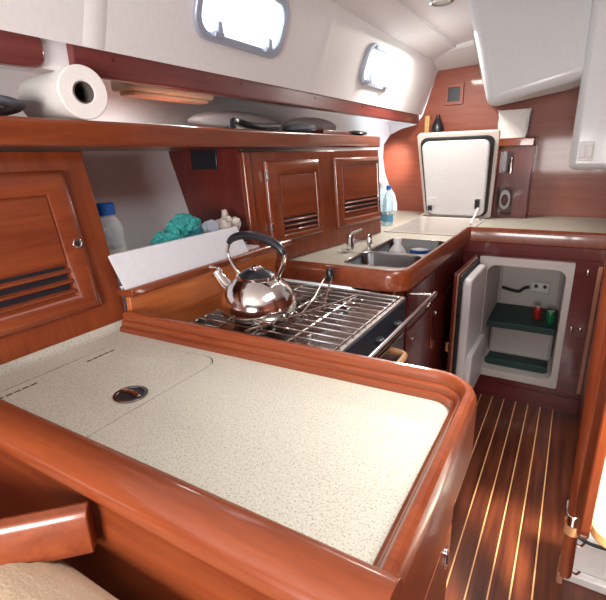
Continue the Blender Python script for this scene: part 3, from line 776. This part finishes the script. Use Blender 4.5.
# contents of the fridge
def can(x, y, z, mat, label):
    t = thing('drink_can', label, 'can', (x, y, z))
    obj('body', lathe([(.026, 0), (.030, .006), (.030, .082), (.026, .092), (0, .092)], 24), mat, t)
    t.scale = (.78, .78, .82)
    obj('can_top', lathe([(.0255, .0915), (.0255, .0945), (.022, .0935), (0, .093)], 20), BRUSH, t)
can(-.100, 2.90, -.5195, RED, 'red and silver drink can, left of two on the fridge shelf')
can(-.030, 2.84, -.5195, GRN, 'green drink can, right of two on the fridge shelf')
tag(obj('cable', tube(spline([(-.33, 3.09, -.40), (-.28, 3.10, -.415), (-.23, 3.105, -.42), (-.20, 3.105, -.395), (-.172, 3.106, -.385)], 6), .010, 8), RUB), 'thick black cable on the back wall inside the fridge', 'cable')

# partition strip, painted edge glint and low trim to the right of the fridge
structure(obj('wall_partition', box(.172, .205, 1.90, 2.660, FZ, -.125), DX, bevel=.003))
structure(obj('trim_5', box(.150, .171, 2.630, 2.660, -.83, -.118), TRIM, bevel=.003))  # pale strip standing in for a bright reflection on the edge
structure(obj('trim_6', box(.118, .138, 1.44, 1.47, FZ, -.87), TRIM, bevel=.003))

# ------------------------------------------------------------------ open cupboard and bulkhead fittings
cy = thing('open_cupboard', 'small open wooden cupboard with two niches, right of the raised freezer lid', 'cabinet')
cbx = obj('carcass', box(-.500, -.275, 3.455, 3.649, .001, .472), DZ, cy)
cut(cbx, [box(-.470, -.385, 3.40, 3.62, .300, .440), box(-.470, -.365, 3.40, 3.62, .020, .210)])
obj('top_board', prism(rrect(-.525, -.268, 3.43, 3.649, .01), .4725, .525), WX, cy, bevel=.006)
bt = thing('small_flask', 'dark little flask standing in the upper niche of the open cupboard', 'bottle', (-.405, 3.53, .3005))
obj('body', lathe([(.018, 0), (.020, .05), (.010, .075), (.010, .10), (0, .10)], 16), BRUSH, bt)
tag(obj('coiled_wire', tube([(-.42 + .030 * math.cos(t * .5), 3.50 + .004 * math.sin(t), .105 + .055 * math.sin(t * .5) + .002 * t * .3) for t in range(0, 44)], .005, 6), GREYP), 'loose grey coil in the lower niche of the open cupboard', 'wire')

bv = thing('bulkhead_vent', 'dark square vent in a wooden frame high on the bulkhead', 'vent')
obj('frame', ring([(-.915, .775), (-.785, .775), (-.785, .915), (-.915, .915)], [(-.893, .798), (-.808, .798), (-.808, .892), (-.893, .892)], 3.632, 3.649, 'y'), BULK, bv, bevel=.002)
obj('grille', box(-.893, -.808, 3.640, 3.649, .798, .892), NAVY, bv)

hk = tag(obj('wooden_peg', box(-1.045, -1.010, 3.60, 3.645, .5545, .71), MAPLE, bevel=.006), 'short pale wooden block just above the left corner of the raised freezer lid', 'peg')
tag(obj('bulkhead_ledge', box(-1.065, -.885, 3.545, 3.649, .538, .554), WX, bevel=.003), 'narrow wooden ledge on the bulkhead, mostly hidden by the freezer lid', 'ledge')
hk2 = tag(obj('dark_bottle', lathe([(.045, 0), (.048, .06), (.030, .11), (.014, .135), (.014, .155), (0, .155)], 18, M=Matrix.Translation((-.945, 3.598, .555))), BLK), 'dark pointed bottle standing just behind the top of the raised freezer lid', 'bottle')

# paper bag on the cupboard
bm = bmesh.new(); rng = random.Random(3); rr_ = []
N = 40
for i, z in enumerate([0, .02, .05, .08, .11, .14, .165, .178]):
    s = i / 7
    ring_ = []
    base = rrect(-.085 - .012 * s, .085 + .012 * s, -.05 + .012 * s, .05 - .012 * s, .018, 9)
    for j, (a, b) in enumerate(base):
        k = 1 + .05 * math.sin(j * 1.1 + i * 1.3) * (1 if i else 0) + .02 * rng.uniform(-1, 1)
        ring_.append(bm.verts.new(Vector((a * k, b * k, z + (rng.uniform(-.008, .010) if i == 7 else 0)))))
    rr_.append(ring_)
for p, q in zip(rr_, rr_[1:]):
    n = len(p)
    for k in range(n): bm.faces.new((p[k], p[(k + 1) % n], q[(k + 1) % n], q[k]))
bm.faces.new(rr_[0]); bm.faces.new(rr_[-1])
pb = obj('paper_bag', bm, BAGW); pb.location = (-.418, 3.53, .5255)
tag(pb, 'crumpled white paper bag standing on the small open cupboard', 'bag')

# light switch on the white post
ls = thing('light_switch', 'white double rocker switch on the moulded post at the right edge', 'switch')
obj('plate', prism(rrect(-.012, .048, .392, .478, .006), 2.543, 2.5495, 'y'), PLAST, ls, bevel=.002)
for x in (.004, .032): obj('rocker', box(x - .011, x + .011, 2.537, 2.5425, .408, .462), PLAST, ls, bevel=.002)

# ------------------------------------------------------------------ things on the long shelf
SH = .5495
rl = thing('paper_roll', 'white kitchen paper roll lying on the end of the long shelf at the upper left', 'roll')
dirv = Vector((-.80, .0, -.0)); dirv = Vector((-.985, .15, 0)).normalized()
MR = Matrix.Translation((-1.068, .772, SH + .0625)) @ dirv.to_track_quat('Z', 'Y').to_matrix().to_4x4()
ro = [(.062 * math.cos(R(t)), .062 * math.sin(R(t))) for t in range(0, 360, 10)]; ri = [(.0255 * math.cos(R(t)), .0255 * math.sin(R(t))) for t in range(0, 360, 10)]
b = ring(ro, ri, 0, .24); b.transform(MR); obj('paper', b, PAPER, rl, bevel=.003)
b = ring([(x * 1.0, y * 1.0) for x, y in [(p[0] * .99, p[1] * .99) for p in ri]], [(x * .9, y * .9) for x, y in ri], .001, .239); b.transform(MR); obj('core', b, KRAFT, rl)
tag(obj('folded_cloth', cloth_lump([((-1.20, .60, SH + .030), (.10, .07, .026)), ((-1.16, .53, SH + .022), (.09, .08, .018))], 5, .03), GREY), 'blue-grey folded cloth at the left end of the long shelf beside the paper roll', 'cloth')

cl = thing('ceiling_light', 'small round chrome ceiling light at the top edge above the smaller portlight', 'lamp', (-.66, 2.45, 1.118))
obj('ring', lathe([(.055, .02), (.060, .012), (.056, .0), (.046, -.004), (.046, .0)], 28, cap=False), CHROME, cl)
obj('lens', lathe([(0, .010), (.046, .008), (.046, .004)], 24, cap=False), PLAST, cl)
sl_ = area('strip_light_glow', (-1.245, 1.22, .640), (-1.30, 1.22, 0.3), .05, .34, 1.0, (1.0, 0.96, 0.92))
lf2 = thing('strip_light', 'cream strip light fixture under the side deck behind the long rail', 'lamp')
obj('housing', prism(rrect(-1.29, -1.20, 1.02, 1.42, .02), .655, .7345), CREAMP, lf2, bevel=.008)
obj('diffuser', prism(rrect(-1.28, -1.21, 1.04, 1.40, .02), .644, .656), CREAMP, lf2, bevel=.006)

gl = thing('sunglasses', 'black folded sunglasses lying mid-way along the long shelf', 'sunglasses')
obj('frame', tube(spline([(-1.10, 1.38, SH + .010), (-1.13, 1.42, SH + .030), (-1.14, 1.47, SH + .030), (-1.12, 1.52, SH + .018), (-1.115, 1.60, SH + .016), (-1.11, 1.70, SH + .020)], 6), [.010] * 31, 8, flat=1.2), BLK, gl)
obj('temple_arm', tube(spline([(-1.14, 1.40, SH + .010), (-1.16, 1.52, SH + .006), (-1.15, 1.66, SH + .007)], 6), .005, 8), BLK, gl)
obj('temple_arm', tube(spline([(-1.17, 1.42, SH + .008), (-1.18, 1.54, SH + .006), (-1.16, 1.68, SH + .007)], 6), .005, 8), BLK, gl)
tag(obj('folded_towel', cloth_lump([((-1.17, 1.98, SH + .022), (.07, .10, .020))], 9, .03), GREY), 'small dark grey cloth on the long shelf right of the sunglasses', 'cloth')
tag(obj('pamphlet', hexa([(-1.20, 2.08, SH), (-1.10, 2.08, SH), (-1.10, 2.42, SH), (-1.20, 2.42, SH), (-1.20, 2.09, SH + .022), (-1.105, 2.09, SH + .022), (-1.105, 2.41, SH + .015), (-1.20, 2.41, SH + .015)]), DX, bevel=.003), 'flat dark red wallet on the long shelf between the grey cloths', 'wallet')
tag(obj('folded_towel', cloth_lump([((-1.15, 2.58, SH + .016), (.06, .08, .015))], 11, .03), BLK), 'small black pouch at the far end of the long shelf', 'pouch')
tag(obj('padded_roll', cloth_lump([((-1.36, 1.75, SH + .050), (.10, .30, .048))], 21, .012), GREYP), 'light grey padding stowed at the back of the long shelf behind the sunglasses', 'padding')
tag(obj('padded_roll', cloth_lump([((-1.36, 2.42, SH + .055), (.10, .26, .052))], 23, .012), GREYP), 'light grey padding stowed at the back of the long shelf, farther of two', 'padding')

# ------------------------------------------------------------------ niche contents
def bottle(name, loc, h, r, cap, body, lab, label, lean=(0, 0)):
    t = thing(name, label, 'bottle', loc); t.rotation_euler = (lean[0], lean[1], 0)
    bo = obj('body', lathe([(r * .86, 0), (r, h * .04), (r, h * .30), (r * .90, h * .36), (r, h * .42), (r * .98, h * .60), (r * .80, h * .72), (r * .36, h * .86), (r * .34, h * .92), (0, h * .92)], 32), body, t)
    obj('cap', lathe([(r * .42, h * .89), (r * .42, h * .985), (r * .36, h), (0, h)], 24), cap, t)
    obj('label', lathe([(r * 1.01, h * .10), (r * 1.01, h * .28)], 32, cap=False), lab, bo)
    return t
bw_ = thing('water_bottle', 'clear plastic bottle with a wide blue cap in the open niche beside the louvred locker', 'bottle', (-1.19, .868, .111))
bo = obj('body', lathe([(.040, 0), (.045, .008), (.045, .095), (.038, .110), (.043, .125), (.042, .150), (.034, .172), (.024, .182), (.024, .192), (0, .192)], 32), CLEAR, bw_)
obj('cap', lathe([(.026, .188), (.027, .192), (.027, .217), (.023, .222), (0, .222)], 28), BLUEC, bw_)
obj('label', lathe([(.0457, .030), (.0457, .092)], 32, cap=False), LABEL, bo)

tag(obj('teal_cloth', cloth_lump([((-1.16, 1.15, .23), (.05, .07, .045)), ((-1.17, 1.06, .175), (.05, .055, .052)), ((-1.18, 1.13, .20), (.055, .055, .050)), ((-1.19, 1.19, .205), (.05, .055, .052)), ((-1.15, 1.09, .18), (.045, .05, .055))], 31, .04, 5, .055), TEAL), 'crumpled teal cloth heaped behind the white lip in the open niche', 'cloth')
tag(obj('blue_cloth', cloth_lump([((-1.13, 1.12, .160), (.034, .042, .048)), ((-1.125, 1.17, .175), (.030, .042, .050))], 33, .04, 5, .05), TEAL2), 'darker blue cloth in front of the teal cloth in the open niche', 'cloth')
jr = thing('small_jar', 'small clear jar lying among the cloths in the open niche', 'jar', (-1.135, 1.235, .205)); jr.rotation_euler = (R(12), R(68), 0)
obj('glass', lathe([(.024, -.03), (.027, -.02), (.027, .02), (.022, .028), (0, .028)], 24), CLEAR, jr)
obj('jar_lid', lathe([(.024, .028), (.024, .040), (0, .041)], 24), ALU, jr)
tag(obj('glove', cloth_lump([((-1.13, 1.30, .195), (.040, .045, .040)), ((-1.15, 1.355, .205), (.035, .030, .038)), ((-1.135, 1.395, .205), (.026, .032, .030)), ((-1.17, 1.38, .23), (.014, .018, .036)), ((-1.13, 1.27, .165), (.036, .045, .05)), ((-1.14, 1.36, .160), (.036, .055, .05))], 41, .05, 5, .04), GLOVE), 'off-white crumpled gloves at the far end of the open niche', 'gloves')

# bottles behind the tap and in the sink
bottle('water_bottle', (-1.035, 2.84, .0005), .255, .036, BLUEC, WATER, LABELB, 'clear blue water bottle at the far end of the locker, nearer the sink')
bottle('water_bottle', (-1.105, 2.90, .0005), .270, .036, PLAST, WATER, LABELB, 'pale water bottle at the far end of the locker, partly hidden behind it')
t = bottle('squeeze_bottle', (-.735, 2.17, -.1685), .215, .048, PLAST, PLAST, PLAST, 'white-topped plastic bottle standing in the far sink bowl')
t = thing('blue_cup', 'blue and white cup in the far sink bowl', 'cup', (-.645, 2.25, -.169))
t.scale = (1.1, 1.1, 1.35)
obj('cup_body', lathe([(.030, 0), (.042, .11), (.040, .11), (.028, .004), (0, .004)], 24), PLAST, t)
obj('cup_band', lathe([(.0395, .075), (.0432, .112)], 24, cap=False), BLUEC, t)

# ------------------------------------------------------------------ companionway ladder and engine box, right edge
ld_ = thing('companionway_ladder', 'varnished companionway ladder side with a rounded pale wooden step, at the right edge', 'ladder')
obj('side_rail', prism(rrect(.93, 1.075, -.352, .60, (.02, .02, .045, .045)), .100, .120, 'x'), WZ, ld_, bevel=.004)
st = obj('step', prism(rrect(.126, .62, .955, 1.20, (.01, .01, .05, .01), 8), -.362, -.330), MAPLE, ld_, bevel=.006, seg=3, label='pale maple step with a white tread')
obj('tread', prism(rrect(.143, .60, .972, 1.19, (.01, .01, .035, .01), 8), -.3305, -.326), PLAST, st, bevel=.001)
obj('riser_panel', box(.137, .62, 1.205, 1.22, -.36, -.02), PLAST, ld_)
obj('side_rail', prism(rrect(.93, 1.075, -.352, .60, (.02, .02, .045, .045)), .62, .642, 'x'), WZ, ld_, bevel=.004)

gp = thing('grab_pole', 'upright round varnished pole with a chrome clamp at the right edge', 'pole')
def PX(z): return .103 - .024 * (z + .43)
obj('pole', tube([(PX(-.600) , 1.1, -.600), (PX(-.585), 1.1, -.590), (PX(0), 1.1, 0), (PX(.55), 1.1, .55)], [.012, .0155, .0155, .0155], 20), WZ, gp)
obj('clamp', tube([(PX(-.405), 1.1, -.405), (PX(-.435), 1.1, -.435)], .0185, 24), CHROME, gp, bevel=.003)
obj('clamp_pad', tube([(PX(-.4355), 1.1, -.4355), (PX(-.462), 1.1, -.462)], .0175, 24), BEECH, gp)
for z in (-.49, -.58): obj('screw_hook', tube(spline([(PX(z) + .012, 1.1, z), (PX(z) + .024, 1.1, z - .004), (PX(z) + .030, 1.1, z + .008)], 4), .0028, 8), CHROME, gp)

eb = thing('engine_box_step', 'low white moulded step with a ledge at the lower right corner', 'step')
obj('riser', box(.152, .80, 1.49, 1.85, FZ + .035, -.815), PLAST, eb, bevel=.006)
obj('ledge', box(.140, .81, 1.465, 1.86, FZ, FZ + .034), PLAST, eb, bevel=.005)
tag(obj('hose', tube(spline([(.135, 1.50, -.79), (.20, 1.485, -.803), (.30, 1.49, -.800), (.45, 1.51, -.803), (.7, 1.6, -.803)], 6), .006, 10), RUB), 'black hose lying along the top of the low white step', 'hose')
obj_back = structure(obj('wall_engine_panel', box(.32, 1.2, 1.87, 1.89, FZ, -.45), GELC))
